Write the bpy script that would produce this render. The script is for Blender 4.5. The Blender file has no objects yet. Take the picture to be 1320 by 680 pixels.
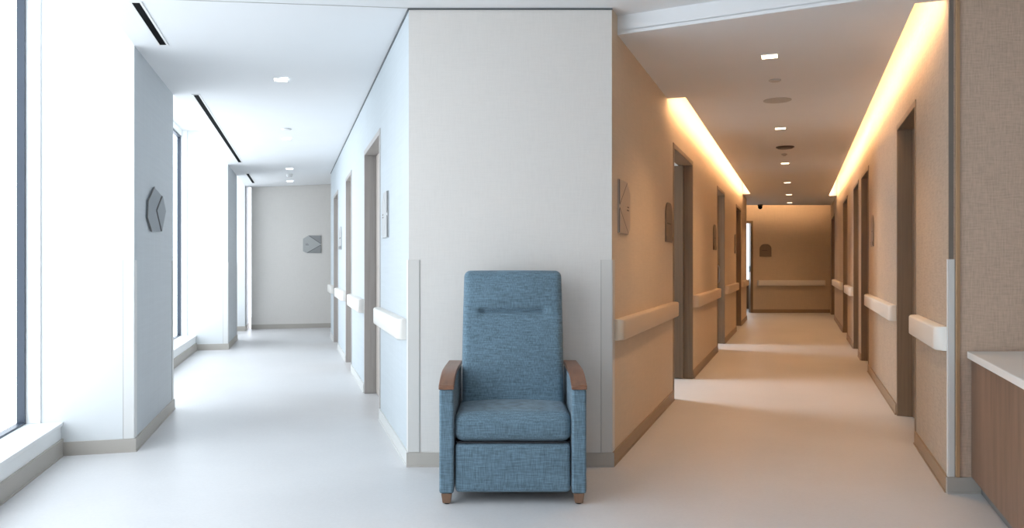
import bpy, bmesh, math
from mathutils import Vector, Matrix

scene = bpy.context.scene
COL = scene.collection
CAM_H = 1.2
F = 1000.0
ROOF = 3.05

# ------------------------------------------------------------------ materials
def lin(c):
    c = c / 255.0
    return c / 12.92 if c <= 0.04045 else ((c + 0.055) / 1.055) ** 2.4

def rgb(r, g, b):
    return (lin(r), lin(g), lin(b), 1.0)

class NT:
    def __init__(self, name):
        self.m = bpy.data.materials.new(name)
        self.m.use_nodes = True
        self.t = self.m.node_tree
        self.b = self.t.nodes['Principled BSDF']
        self.coord = None
    def n(self, typ, **kw):
        x = self.t.nodes.new(typ)
        for k, v in kw.items():
            setattr(x, k, v)
        return x
    def l(self, a, b):
        self.t.links.new(a, b)
    def noise(self, scale, vec_scale=(1, 1, 1), detail=3.0, rough=0.55):
        if self.coord is None:
            self.coord = self.n('ShaderNodeTexCoord')
        mp = self.n('ShaderNodeMapping')
        mp.inputs['Scale'].default_value = vec_scale
        self.l(self.coord.outputs['Object'], mp.inputs['Vector'])
        nz = self.n('ShaderNodeTexNoise')
        nz.inputs['Scale'].default_value = scale
        nz.inputs['Detail'].default_value = detail
        nz.inputs['Roughness'].default_value = rough
        self.l(mp.outputs['Vector'], nz.inputs['Vector'])
        return nz.outputs['Fac']
    def math(self, op, a, b):
        x = self.n('ShaderNodeMath', operation=op)
        for i, v in enumerate((a, b)):
            if isinstance(v, (int, float)):
                x.inputs[i].default_value = v
            else:
                self.l(v, x.inputs[i])
        return x.outputs[0]
    def ramp(self, fac, stops):
        r = self.n('ShaderNodeValToRGB')
        e = r.color_ramp.elements
        e[0].position, e[0].color = stops[0]
        e[1].position, e[1].color = stops[-1]
        for p, c in stops[1:-1]:
            q = e.new(p); q.color = c
        self.l(fac, r.inputs['Fac'])
        return r.outputs['Color']
    def bump(self, fac, strength, dist=0.002):
        b = self.n('ShaderNodeBump')
        b.inputs['Strength'].default_value = strength
        b.inputs['Distance'].default_value = dist
        self.l(fac, b.inputs['Height'])
        self.l(b.outputs['Normal'], self.b.inputs['Normal'])

def sh(c, k):
    return (c[0] * k, c[1] * k, c[2] * k, 1.0)

def paint(name, c, rough=0.6, var=0.03, scale=2.0, metal=0.0, spec=0.5):
    m = NT(name)
    f = m.noise(scale, detail=4)
    m.l(m.ramp(f, [(0.3, sh(c, 1 - var)), (0.7, sh(c, 1 + var))]), m.b.inputs['Base Color'])
    m.b.inputs['Roughness'].default_value = rough
    m.b.inputs['Metallic'].default_value = metal
    m.b.inputs['Specular IOR Level'].default_value = spec
    return m.m

def weave(name, c, dark=0.8, light=1.15, fx=260.0, fz=260.0, stretch=9.0, rough=0.85, bump=0.3, sheen=0.0):
    """woven cloth: threads along and across, from two stretched noises"""
    m = NT(name)
    a = m.noise(1.0, (fx, fx, fz / stretch), detail=2)
    b = m.noise(1.0, (fx / stretch, fx / stretch, fz), detail=2)
    big = m.noise(5.0, detail=2)
    s = m.math('ADD', m.math('MULTIPLY', a, 0.45), m.math('MULTIPLY', b, 0.45))
    s = m.math('ADD', s, m.math('MULTIPLY', big, 0.1))
    m.l(m.ramp(s, [(0.36, sh(c, dark)), (0.5, c), (0.64, sh(c, light))]), m.b.inputs['Base Color'])
    m.b.inputs['Roughness'].default_value = rough
    m.b.inputs['Specular IOR Level'].default_value = 0.25
    if sheen:
        m.b.inputs['Sheen Weight'].default_value = sheen
    m.bump(s, bump, 0.0015)
    return m.m

def wood(name, c, rough=0.4, dark=0.7, light=1.2, vert=True, fine=60.0):
    m = NT(name)
    v = (fine, fine, 1.6) if vert else (fine, 1.6, fine)
    a = m.noise(1.0, v, detail=5, rough=0.6)
    b = m.noise(0.25, v, detail=2)
    s = m.math('ADD', m.math('MULTIPLY', a, 0.6), m.math('MULTIPLY', b, 0.4))
    m.l(m.ramp(s, [(0.35, sh(c, dark)), (0.5, c), (0.66, sh(c, light))]), m.b.inputs['Base Color'])
    m.b.inputs['Roughness'].default_value = rough
    m.bump(a, 0.06, 0.001)
    return m.m

def emit(name, c, strength):
    m = NT(name)
    m.b.inputs['Base Color'].default_value = c
    m.b.inputs['Emission Color'].default_value = c
    m.b.inputs['Emission Strength'].default_value = strength
    return m.m

def floor_mat():
    m = NT('floor_vinyl')
    a = m.noise(0.9, detail=5, rough=0.6)
    b = m.noise(60.0, detail=3)
    s = m.math('ADD', m.math('MULTIPLY', a, 0.75), m.math('MULTIPLY', b, 0.25))
    c = rgb(204, 203, 203)
    m.l(m.ramp(s, [(0.35, sh(c, 0.93)), (0.65, sh(c, 1.06))]), m.b.inputs['Base Color'])
    m.l(m.ramp(a, [(0.3, (0.36,) * 3 + (1,)), (0.7, (0.46,) * 3 + (1,))]), m.b.inputs['Roughness'])
    m.b.inputs['Specular IOR Level'].default_value = 0.45
    m.bump(b, 0.03, 0.001)
    return m.m

def glass_mat():
    m = NT('window_glass')
    t = m.t
    tr = m.n('ShaderNodeBsdfTransparent')
    tr.inputs['Color'].default_value = (0.96, 0.985, 0.98, 1)
    gl = m.n('ShaderNodeBsdfGlossy')
    gl.inputs['Roughness'].default_value = 0.02
    mx = m.n('ShaderNodeMixShader')
    mx.inputs[0].default_value = 0.04; m.l(tr.outputs[0], mx.inputs[1]); m.l(gl.outputs[0], mx.inputs[2])
    out = [n for n in t.nodes if n.type == 'OUTPUT_MATERIAL'][0]
    m.l(mx.outputs[0], out.inputs['Surface'])
    return m.m

M = dict(
    floor=floor_mat(),
    white=paint('white_paint', rgb(214, 217, 218), 0.6, 0.012),
    ceiling=paint('ceiling_paint', rgb(224, 225, 226), 0.75, 0.01),
    sill=paint('sill_white', rgb(236, 238, 238), 0.35, 0.01),
    front=weave('pale_wall_vinyl', rgb(213, 209, 204), 0.972, 1.022, 160, 160, 14, 0.7, 0.05),
    cool=weave('corridor_wall_vinyl', rgb(190, 197, 201), 0.97, 1.03, 60, 60, 30, 0.6, 0.03),
    warm=weave('beige_wall_vinyl', rgb(204, 187, 165), 0.95, 1.04, 120, 120, 16, 0.65, 0.05),
    linen=weave('linen_wallcovering', rgb(197, 174, 155), 0.85, 1.12, 130, 130, 9, 0.85, 0.35),
    base=paint('taupe_baseboard', rgb(176, 170, 162), 0.5, 0.02),
    base_pale=paint('pale_baseboard', rgb(206, 206, 203), 0.5, 0.02),
    rail=paint('handrail_vinyl', rgb(224, 220, 213), 0.42, 0.012),
    rail_warm_lit=paint('warm_lit_handrail_vinyl', rgb(205, 186, 163), 0.42, 0.012),  # handrail vinyl with the warm, dim light put into its colour
    frame_cool=wood('grey_door_frame', rgb(164, 158, 153), 0.42, 0.9, 1.07),
    linen_soft=weave('soft_linen_wallcovering', rgb(182, 168, 152), 0.86, 1.11, 110, 110, 9, 0.8, 0.2),
    base_warm=paint('brown_baseboard', rgb(152, 131, 108), 0.5, 0.02),
    guard_white=paint('white_corner_guard_vinyl', rgb(214, 214, 212), 0.42, 0.012),
    guard=paint('corner_guard_vinyl', rgb(203, 200, 195), 0.42, 0.012),
    guard_edge=paint('corner_guard_edge', rgb(170, 168, 164), 0.5, 0.01),
    frame=wood('taupe_door_frame', rgb(128, 108, 86), 0.42, 0.86, 1.1),
    leaf=wood('door_leaf_laminate', rgb(108, 88, 68), 0.45, 0.85, 1.12),
    leaf_pale=wood('pale_door_laminate', rgb(182, 172, 163), 0.45, 0.9, 1.08),
    metal=paint('brushed_metal', rgb(190, 188, 184), 0.3, 0.03, 30, metal=1.0),
    dark_metal=paint('dark_metal', rgb(70, 66, 62), 0.4, 0.03, 30, metal=0.6),
    reveal=paint('shadow_gap_trim', rgb(88, 92, 94), 0.6, 0.02),
    slot=paint('black_slot', rgb(9, 10, 11), 0.9, 0.02, spec=0.1),
    winframe=paint('blue_grey_window_frame', rgb(50, 60, 74), 0.4, 0.02),
    glass=glass_mat(),
    sign=paint('grey_sign_face', rgb(128, 134, 139), 0.45, 0.02, 12),
    sign_dark=paint('dark_sign_facet', rgb(104, 105, 106), 0.45, 0.02, 12),
    sign_pale=paint('pale_sign_face', rgb(172, 173, 172), 0.45, 0.02, 12),
    sign_pale_dark=paint('pale_sign_facet', rgb(142, 143, 142), 0.45, 0.02, 12),
    sign_tan=paint('tan_sign_face', rgb(176, 160, 144), 0.45, 0.02, 12),
    sign_brown=paint('brown_sign_face', rgb(120, 106, 92), 0.45, 0.02, 12),
    sign_line=paint('sign_lettering', rgb(74, 66, 58), 0.5, 0.02, 12),
    trim_wood=wood('oak_corner_strip', rgb(176, 142, 108), 0.45, 0.85, 1.12),
    trim_grey=paint('grey_corner_channel', rgb(120, 112, 104), 0.4, 0.02),
    desk=wood('walnut_desk_panel', rgb(124, 98, 81), 0.45, 0.66, 1.25, True, 16),
    top=paint('white_solid_surface', rgb(232, 229, 224), 0.3, 0.01),
    kick=paint('toe_kick_metal', rgb(110, 112, 112), 0.4, 0.02),
    fabric=weave('blue_chair_fabric', rgb(98, 121, 135), 0.6, 1.38, 250, 250, 14, 0.9, 0.6, 0.15),
    chairwood=wood('walnut_chair_wood', rgb(124, 86, 64), 0.32, 0.75, 1.2, False, 40),
    legwood=wood('walnut_chair_leg', rgb(122, 92, 72), 0.4, 0.8, 1.15, True, 40),
    dark=paint('dark_underside', rgb(36, 38, 42), 0.8, 0.02),
    led=emit('warm_led', (1.0, 0.60, 0.31, 1), 80.0),
    led_soft=emit('soft_warm_led', (1.0, 0.61, 0.33, 1), 36.0),
    pier=weave('grey_pier_face', rgb(196, 200, 203), 0.97, 1.03, 60, 60, 30, 0.65, 0.03),
    lens_cool=emit('white_downlight_lens', (0.92, 0.97, 1.0, 1), 8.0),
    lens_warm=emit('warm_downlight_lens', (1.0, 0.78, 0.52, 1), 8.0),
    det_white=paint('white_plastic', rgb(222, 222, 220), 0.5, 0.01),
    det_grey=paint('grey_plastic', rgb(186, 182, 176), 0.5, 0.02),
    det_dark=paint('dark_plastic', rgb(72, 66, 60), 0.4, 0.02),
)

# ------------------------------------------------------------------ mesh helpers
def new():
    return bmesh.new()

def hexa(bm, p):
    """8 points: 4 bottom (loop), 4 top"""
    v = [bm.verts.new(q) for q in p]
    for f in ((3, 2, 1, 0), (4, 5, 6, 7), (0, 1, 5, 4), (1, 2, 6, 5), (2, 3, 7, 6), (3, 0, 4, 7)):
        bm.faces.new([v[i] for i in f])
    return v

def box(bm, x0, x1, y0, y1, z0, z1):
    return hexa(bm, [(x0, y0, z0), (x1, y0, z0), (x1, y1, z0), (x0, y1, z0),
                     (x0, y0, z1), (x1, y0, z1), (x1, y1, z1), (x0, y1, z1)])

def prism(bm, lo, hi):
    """two matching loops of 3-D points joined into a solid"""
    a = [bm.verts.new(p) for p in lo]
    b = [bm.verts.new(p) for p in hi]
    bm.faces.new(a[::-1]); bm.faces.new(b)
    n = len(a)
    for i in range(n):
        j = (i + 1) % n
        bm.faces.new((a[i], a[j], b[j], b[i]))
    return a, b

def plan(bm, pts, z0, z1):
    z0f = z0 if callable(z0) else (lambda x, y: z0)
    z1f = z1 if callable(z1) else (lambda x, y: z1)
    return prism(bm, [(x, y, z0f(x, y)) for x, y in pts], [(x, y, z1f(x, y)) for x, y in pts])

def disc(bm, c, r, h, seg=32, r2=None):
    """upright disc from c.z down to c.z-h, lower radius r2"""
    r2 = r if r2 is None else r2
    lo = [(c[0] + r2 * math.cos(2 * math.pi * i / seg), c[1] + r2 * math.sin(2 * math.pi * i / seg), c[2] - h) for i in range(seg)]
    hi = [(c[0] + r * math.cos(2 * math.pi * i / seg), c[1] + r * math.sin(2 * math.pi * i / seg), c[2]) for i in range(seg)]
    prism(bm, lo, hi)

def tube(bm, pts, r, seg=10):
    pts = [Vector(p) for p in pts]
    rings = []
    up = Vector((0.1234, 0.321, 0.9)).normalized()
    for i, p in enumerate(pts):
        d = (pts[min(i + 1, len(pts) - 1)] - pts[max(i - 1, 0)]).normalized()
        a = d.cross(up).normalized(); b = d.cross(a).normalized()
        rings.append([bm.verts.new(p + r * (math.cos(2 * math.pi * k / seg) * a + math.sin(2 * math.pi * k / seg) * b)) for k in range(seg)])
    for q, w in zip(rings, rings[1:]):
        for k in range(seg):
            bm.faces.new((q[k], q[(k + 1) % seg], w[(k + 1) % seg], w[k]))
    bm.faces.new(rings[0][::-1]); bm.faces.new(rings[-1])

def rbox(bm, c, size, r, n=(12, 8, 12), fn=None):
    """rounded box; fn(p) moves each point of the centred box"""
    h = [s / 2 for s in size]
    def ticks(k):
        t = set()
        e = min(r, h[k]) / h[k]
        for j in range(5):
            q = 1 - e * (1 - math.sin(j / 4 * math.pi / 2)) if False else 1 - e * (j / 4)
            t.add(round(q, 5)); t.add(round(-q, 5))
        a = 1 - e
        for j in range(n[k] + 1):
            t.add(round(-a + 2 * a * j / n[k], 5))
        return sorted(t)
    T = [ticks(0), ticks(1), ticks(2)]
    def mapp(p):
        core = Vector([max(-(h[k] - r), min(h[k] - r, p[k])) for k in range(3)])
        d = p - core
        if d.length > 1e-9:
            # even spread of the corner samples over the arc
            p = core + d.normalized() * r
        return p
    cache = {}
    def vert(p):
        key = tuple(round(x, 6) for x in p)
        if key not in cache:
            q = mapp(Vector(p))
            if fn:
                q = fn(q)
            cache[key] = bm.verts.new(Vector(c) + q)
        return cache[key]
    for ax in range(3):
        u, v = [(1, 2), (2, 0), (0, 1)][ax]
        for sgn in (-1, 1):
            for i in range(len(T[u]) - 1):
                for j in range(len(T[v]) - 1):
                    q = []
                    for (a, b) in ((i, j), (i + 1, j), (i + 1, j + 1), (i, j + 1)):
                        p = [0, 0, 0]
                        p[ax] = sgn * h[ax]; p[u] = T[u][a] * h[u]; p[v] = T[v][b] * h[v]
                        q.append(vert(p))
                    if sgn < 0:
                        q.reverse()
                    bm.faces.new(q)

def finish(name, bm, mat, parent=None, smooth=False, bevel=0.0, seg=2, angle=40):
    bmesh.ops.recalc_face_normals(bm, faces=bm.faces)
    xs = [v.co for v in bm.verts]
    lo = Vector([min(v[k] for v in xs) for k in range(3)])
    hi = Vector([max(v[k] for v in xs) for k in range(3)])
    org = Vector(((lo.x + hi.x) / 2, (lo.y + hi.y) / 2, lo.z))
    for v in bm.verts:
        v.co -= org
    me = bpy.data.meshes.new(name)
    bm.to_mesh(me); bm.free()
    me.materials.append(mat)
    o = bpy.data.objects.new(name, me)
    COL.objects.link(o)
    o.location = org
    if parent is not None:
        o.parent = parent
        q = parent; w = Vector((0, 0, 0))
        while q is not None:
            w += q.location; q = q.parent
        o.location = org - w
    if smooth:
        for p in me.polygons:
            p.use_smooth = True
        if angle < 180:
            me.set_sharp_from_angle(angle=math.radians(angle))
    if bevel:
        b = o.modifiers.new('bevel', 'BEVEL')
        b.width = bevel; b.segments = seg; b.limit_method = 'ANGLE'; b.angle_limit = math.radians(35)
    return o

def tag(o, label, cat, group=None):
    o['label'] = label; o['category'] = cat
    if group:
        o['group'] = group
    return o

def thing(name, loc, label, cat, group=None):
    o = bpy.data.objects.new(name, None)
    o.empty_display_size = 0.1
    COL.objects.link(o); o.location = loc
    return tag(o, label, cat, group)

def structure(o, label=None):
    o['kind'] = 'structure'
    if label:
        o['label'] = label
    return o

def struct(name, bm, mat, label=None, **kw):
    return structure(finish(name, bm, mat, **kw), label)

# ------------------------------------------------------------------ walls as lines on the plan
class Line:
    """vertical wall plane: s metres along it, d metres out of it into the corridor"""
    def __init__(self, P, Q, inside):
        self.P = Vector((P[0], P[1])); q = Vector((Q[0], Q[1]))
        self.L = (q - self.P).length
        self.u = (q - self.P).normalized()
        n = Vector((-self.u.y, self.u.x))
        if (Vector(inside) - self.P).dot(n) < 0:
            n = -n
        self.n = n
    def xy(self, s, d=0.0):
        return self.P + self.u * s + self.n * d
    def w(self, s, d, z):
        p = self.xy(s, d)
        return Vector((p.x, p.y, z))
    def px(self, x, y, d=0.0):
        """where the sight line of a photo pixel meets the wall: (s, z)"""
        r = Vector(((x - 660) / F, 1.0))
        p = self.P + self.n * d
        det = r.x * (-self.u.y) + self.u.x * r.y
        t = (p.x * (-self.u.y) + self.u.x * p.y) / det
        s = (r * t - p).dot(self.u)
        return s, CAM_H - (y - 340) / F * t
    def s_of(self, x, d=0.0):
        return self.px(x, 340, d)[0]
    def atY(self, Y):
        return (Y - self.P.y) / self.u.y

def wbox(bm, W, s0, s1, d0, d1, z0, z1):
    return hexa(bm, [W.w(s0, d0, z0), W.w(s1, d0, z0), W.w(s1, d1, z0), W.w(s0, d1, z0),
                     W.w(s0, d0, z1), W.w(s1, d0, z1), W.w(s1, d1, z1), W.w(s0, d1, z1)])

def wprism(bm, W, pts, d0, d1):
    prism(bm, [W.w(s, d0, z) for s, z in pts], [W.w(s, d1, z) for s, z in pts])

WT = 0.14   # wall thickness
def wall(name, W, s0, s1, mat, openings=(), z0=0.0, z1=ROOF, t=WT, miter0=0.0, miter1=0.0, label=None):
    bm = new()
    cur = s0; m = miter0
    for a, b, zt in sorted(openings):
        plan(bm, [W.xy(cur), W.xy(a), W.xy(a, -t), W.xy(cur + m, -t)], z0, z1)
        wbox(bm, W, a, b, -t, 0, zt, z1)
        cur = b; m = 0
    plan(bm, [W.xy(cur), W.xy(s1), W.xy(s1 - miter1, -t), W.xy(cur + m, -t)], z0, z1)
    return struct(name, bm, mat, label)

BB = 0.084
def baseboard(name, W, runs, mat, h=BB):
    bm = new()
    for a, b in runs:
        wbox(bm, W, a, b, 0, 0.012, 0, h)
        wbox(bm, W, a, b, 0.012, 0.017, 0, 0.009)
    return struct(name, bm, mat)

C = Vector((-0.612, 4.60)); A = Vector((0.592, 4.60))       # corners of the wall behind the chair
WC = Line(C, A, (0, 0))                                      # that wall
WLc = Line(C, (-2.988, 12.80), (-3, 8))                      # daylit corridor, door side
WM = Line(A, (5.08, 16.80), (4, 10))                         # warm corridor, side by the chair
WRc = Line((2.288, 4.068), (7.86, 19.16), (4, 10))           # warm corridor, far side
WW = Line((-2.42, 4.97), (-4.06, 11.16), (-2, 8))            # line of the window piers
WFL = Line((-4.80, 14.28), (-1.0, 15.35), (-3, 8))           # end wall of the daylit corridor
WFR = Line((3.6, 19.1), (8.0, 19.1), (6, 10))                # end wall of the warm corridor
WF = Line((2.288, 4.068), (5.6, 4.068), (3, 0))              # linen wall by the desk

# ------------------------------------------------------------------ floor and roof
dwin = -0.617
bm = new()
wp = lambda s: WW.xy(s, dwin - 0.06)
plan(bm, [tuple(wp(-10.8)), (5.7, -5.6), (9.0, -5.6), (9.0, 21.6), (-6.2, 21.6), tuple(wp(10.2))], -0.12, 0.0)
struct('floor', bm, M['floor'], 'pale grey vinyl floor')
bm = new()
plan(bm, [tuple(wp(-10.8)), (5.7, -5.6), (9.0, -5.6), (9.0, 21.6), (-6.2, 21.6), tuple(wp(10.2))], ROOF, ROOF + 0.15)
struct('ceiling_slab', bm, M['ceiling'])

# ------------------------------------------------------------------ doors
def door(n, W, s0, s1, zt, label, state='closed', leaf=None, hinge=1, handle='lever', t=WT, depth=0.1, lip=0.006, fm=None):
    fm = fm or M['frame']
    fw = 0.045
    root = bpy.data.objects.new('door_%d' % n, None); COL.objects.link(root)
    p = W.xy((s0 + s1) / 2); root.location = (p.x, p.y, 0)
    structure(root, label)
    bm = new()
    wbox(bm, W, s0, s0 + fw, -t, lip, 0, zt)
    wbox(bm, W, s1 - fw, s1, -t, lip, 0, zt)
    wbox(bm, W, s0 + fw, s1 - fw, -t, lip, zt - fw, zt)
    # stops
    wbox(bm, W, s0 + fw, s0 + fw + 0.014, -t, -depth - 0.046, 0, zt - fw)
    wbox(bm, W, s1 - fw - 0.014, s1 - fw, -t, -depth - 0.046, 0, zt - fw)
    finish('door_frame', bm, fm, root, bevel=0.003)
    leaf = leaf or M['leaf']
    a, b = s0 + fw + 0.003, s1 - fw - 0.003
    bm = new()
    if state == 'closed':
        wbox(bm, W, a, b, -depth - 0.044, -depth, 0.008, zt - fw - 0.004)
        lf = finish('door_leaf', bm, leaf, root, bevel=0.002)
        hs = a + 0.075 if hinge > 0 else b - 0.075
        sg = 1 if hinge > 0 else -1
        def P(s, d, z): return W.w(s, d, z)
        D = -depth
    elif state == 'slide':
        # sliding leaf standing mostly open, its pull side still in view
        wbox(bm, W, a, a + 0.26, -depth - 0.044, -depth, 0.008, zt - fw - 0.004)
        lf = finish('door_leaf', bm, leaf, root, bevel=0.002)
        hs = a + 0.09; sg = 1
        def P(s, d, z): return W.w(s, d, z)
        D = -depth
    else:
        # swung fully into the room, hinged on the far jamb
        wbox(bm, W, b - 0.05, b - 0.005, -t - 0.92, -0.085, 0.008, zt - fw - 0.004)
        lf = finish('door_leaf', bm, leaf, root, bevel=0.002)
    if state == 'open':
        bm = new()
        wbox(bm, W, b - 0.036, b - 0.02, -0.0855, -0.083, 0.95, 1.17)
        finish('lock_plate', bm, M['dark_metal'], lf)
        return root
    if handle == 'lever':
        bm = new()
        tube(bm, [P(hs, D, 1.03), P(hs, D + 0.055, 1.03)], 0.011)
        tube(bm, [P(hs, D + 0.05, 1.03), P(hs + sg * 0.03, D + 0.055, 1.03), P(hs + sg * 0.13, D + 0.055, 1.03)], 0.0095)
        wbox(bm, W, hs - 0.026, hs + 0.026, D, D + 0.008, 1.0, 1.06)
        finish('door_handle', bm, M['metal'], lf, smooth=True)
        bm = new()
        tube(bm, [P(hs, D, 1.115), P(hs, D + 0.022, 1.115)], 0.02, 14)
        finish('door_lock', bm, M['metal'], lf, smooth=True)
    elif handle == 'pull':
        bm = new()
        pts = [P(hs, D, 0.93), P(hs, D + 0.05, 0.935), P(hs, D + 0.07, 0.955), P(hs, D + 0.075, 1.0),
               P(hs, D + 0.075, 1.12), P(hs, D + 0.07, 1.165), P(hs, D + 0.05, 1.185), P(hs, D, 1.19)]
        tube(bm, pts, 0.011)
        finish('door_handle', bm, M['metal'], lf, smooth=True)
    return root

def span(W, xa, xb):
    a, b = W.s_of(xa), W.s_of(xb)
    return (min(a, b), max(a, b))

ZT = 2.25
# daylit corridor doors
dl = [span(WLc, 490.5, 470.0), span(WLc, 453.5, 446.0), span(WLc, 436.0, 430.5)]
# warm corridor doors
dm = [span(WM, 867.5, 892.8), span(WM, 924.5, 934.0), span(WM, 948.8, 955.0)]
dr = [span(WRc, 1181.0, 1156.5), span(WRc, 1120.0, 1110.5), span(WRc, 1107.0, 1100.5), span(WRc, 1092.5, 1087.0), span(WRc, 1075.8, 1071.9)]
ZM, ZR = 2.275, 2.30

wall('wall_behind_chair', WC, 0, WC.L, M['front'], miter0=0.105, miter1=0.095, label='pale wall between the two corridors')
wall('wall_daylit_corridor', WLc, 0, WLc.L, M['cool'], [(a, b, ZT) for a, b in dl], miter0=0.105)
wall('wall_warm_corridor', WM, 0, WM.L, M['warm'], [(a, b, ZM) for a, b in dm], miter0=0.095)
wall('wall_warm_corridor_far_side', WRc, 0, WRc.L, M['linen_soft'], [(a, b, ZR) for a, b in dr], miter0=0.095)
wall('wall_linen', WF, 0, WF.L, M['linen'], miter0=0.2, label='linen covered wall behind the desk')
sF = [(WFR.s_of(962.0) - 0.55, WFR.s_of(970.5))]
wall('wall_warm_corridor_end', WFR, 0, WFR.L, M['warm'], [(sF[0][0], sF[0][1], 2.26)])
wall('wall_daylit_corridor_end', WFL, 0, WFL.L, M['front'])

door(1, WLc, *dl[0], ZT, 'pale door in the daylit corridor closest to the chair', leaf=M['leaf_pale'], fm=M['frame_cool'])
door(2, WLc, *dl[1], ZT, 'second door along the daylit corridor', leaf=M['leaf_pale'], fm=M['frame_cool'])
door(3, WLc, *dl[2], ZT, 'last door along the daylit corridor', leaf=M['leaf_pale'], fm=M['frame_cool'])
door(4, WM, *dm[0], ZM, 'open door in the warm corridor closest to the chair', state='open')
door(5, WM, *dm[1], ZM, 'second door on the chair side of the warm corridor', state='slide', handle='pull', depth=0.06)
door(6, WM, *dm[2], ZM, 'third door on the chair side of the warm corridor')
door(7, WRc, *dr[0], ZR, 'door with lever handle beside the linen wall')
door(8, WRc, *dr[1], ZR, 'nearer of two adjoining doors in the warm corridor')
door(9, WRc, *dr[2], ZR, 'farther of two adjoining doors in the warm corridor')
door(10, WRc, *dr[3], ZR, 'narrow door past the two adjoining doors')
door(11, WRc, *dr[4], ZR, 'door at the far end beside the end wall')

# doorway in the end wall with the little glazed room behind it
fr = bpy.data.objects.new('door_12', None); COL.objects.link(fr)
pp = WFR.xy(sum(sF[0]) / 2); fr.location = (pp.x, pp.y, 0)
structure(fr, 'open doorway at the far end with daylight behind')
bm = new()
a, b = sF[0]
wbox(bm, WFR, a, a + 0.06, -WT, 0.01, 0, 2.26); wbox(bm, WFR, b - 0.06, b, -WT, 0.01, 0, 2.26)
wbox(bm, WFR, a + 0.06, b - 0.06, -WT, 0.01, 2.2, 2.26)
finish('door_frame', bm, M['frame'], fr)
bm = new()
tube(bm, [WFR.w(b - 0.075, -0.05, 1.0), WFR.w(b - 0.075, -0.05, 1.15)], 0.012)
finish('door_handle', bm, M['dark_metal'], fr, smooth=True)
RX0, RX1, RY0, RY1 = 4.2, 6.6, 19.24, 20.8
bm = new()
box(bm, RX0 - 0.1, RX0, RY0, RY1 + 0.1, 0, ROOF); box(bm, RX1, RX1 + 0.1, RY0, RY1 + 0.1, 0, ROOF)
box(bm, RX0, RX1, RY1, RY1 + 0.1, 0, 0.69); box(bm, RX0, RX1, RY1, RY1 + 0.1, 2.6, ROOF)
struct('wall_end_room', bm, M['leaf'])
wroot = bpy.data.objects.new('window_5', None); COL.objects.link(wroot); wroot.location = ((RX0 + RX1) / 2, RY1, 0.69)
structure(wroot)
bm = new()
for xa in (RX0, RX1 - 0.05):
    box(bm, xa, xa + 0.05, RY1 + 0.02, RY1 + 0.07, 0.69, 2.6)
box(bm, RX0, RX1, RY1 + 0.02, RY1 + 0.07, 0.69, 0.74); box(bm, RX0, RX1, RY1 + 0.02, RY1 + 0.07, 2.55, 2.6)
finish('window_frame', bm, M['winframe'], wroot)
bm = new(); box(bm, RX0 + 0.05, RX1 - 0.05, RY1 + 0.04, RY1 + 0.046, 0.74, 2.55)
finish('window_glass', bm, M['glass'], wroot)

# closing walls nobody sees past
def plain_wall(name, p, q, mat, t=0.1, z0=0, z1=ROOF):
    p, q = Vector(p), Vector(q)
    u = (q - p).normalized(); n = Vector((-u.y, u.x)) * t
    bm = new()
    plan(bm, [tuple(p), tuple(q), tuple(q + n), tuple(p + n)], z0, z1)
    return struct(name, bm, mat)
e0 = WLc.xy(WLc.L, -0.001)
plain_wall('wall_core_back', (-2.86, 12.78), (4.75, 16.72), M['front'], -0.1)
plain_wall('wall_side_passage', (-1.0, 13.85), (-1.0, 15.45), M['front'], -0.1)
plain_wall('wall_end_recess', (3.65, 16.25), (3.65, 19.1), M['warm'], 0.1)
plain_wall('wall_end_recess_front', (3.6, 16.2), (4.95, 16.84), M['warm'], -0.1)
plain_wall('wall_light_partition', WM.xy(dm[0][1] + 0.5, -0.14), WM.xy(dm[0][1] + 0.5, -2.95), M['white'], 0.08)  # unseen wall added to stop light bleeding from one doorway to the other
plain_wall('wall_lobby_back', (-1.0, -5.4), (5.7, -5.4), M['white'], -0.1)
plain_wall('wall_lobby_side', (5.6, -5.4), (5.6, 4.2), M['linen'], -0.1)

# ------------------------------------------------------------------ window side
S_P = [(-6.13, -4.63), (0.0, 1.5), (6.13, 7.58), (9.25, 10.2)]
for i, (a, b) in enumerate(S_P):
    bm = new()
    wbox(bm, WW, a, b, dwin - 0.05, 0, 0, ROOF)
    pr = struct('wall_pier.%03d' % i if i else 'wall_pier', bm, M['white'])
    # greyer colour on the corridor face only
    pr.data.materials.append(M['pier'])
    for f in pr.data.polygons:
        if f.normal.dot(Vector((WW.n.x, WW.n.y, 0))) > 0.9:
            f.material_index = 1
    bm = new()
    wbox(bm, WW, a - 0.012, b + 0.012, -0.42, 0.012, 0, BB)
    wbox(bm, WW, a - 0.017, b + 0.017, -0.42, 0.017, 0, 0.009)
    struct('baseboard_pier.%03d' % i if i else 'baseboard_pier', bm, M['base'])

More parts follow.
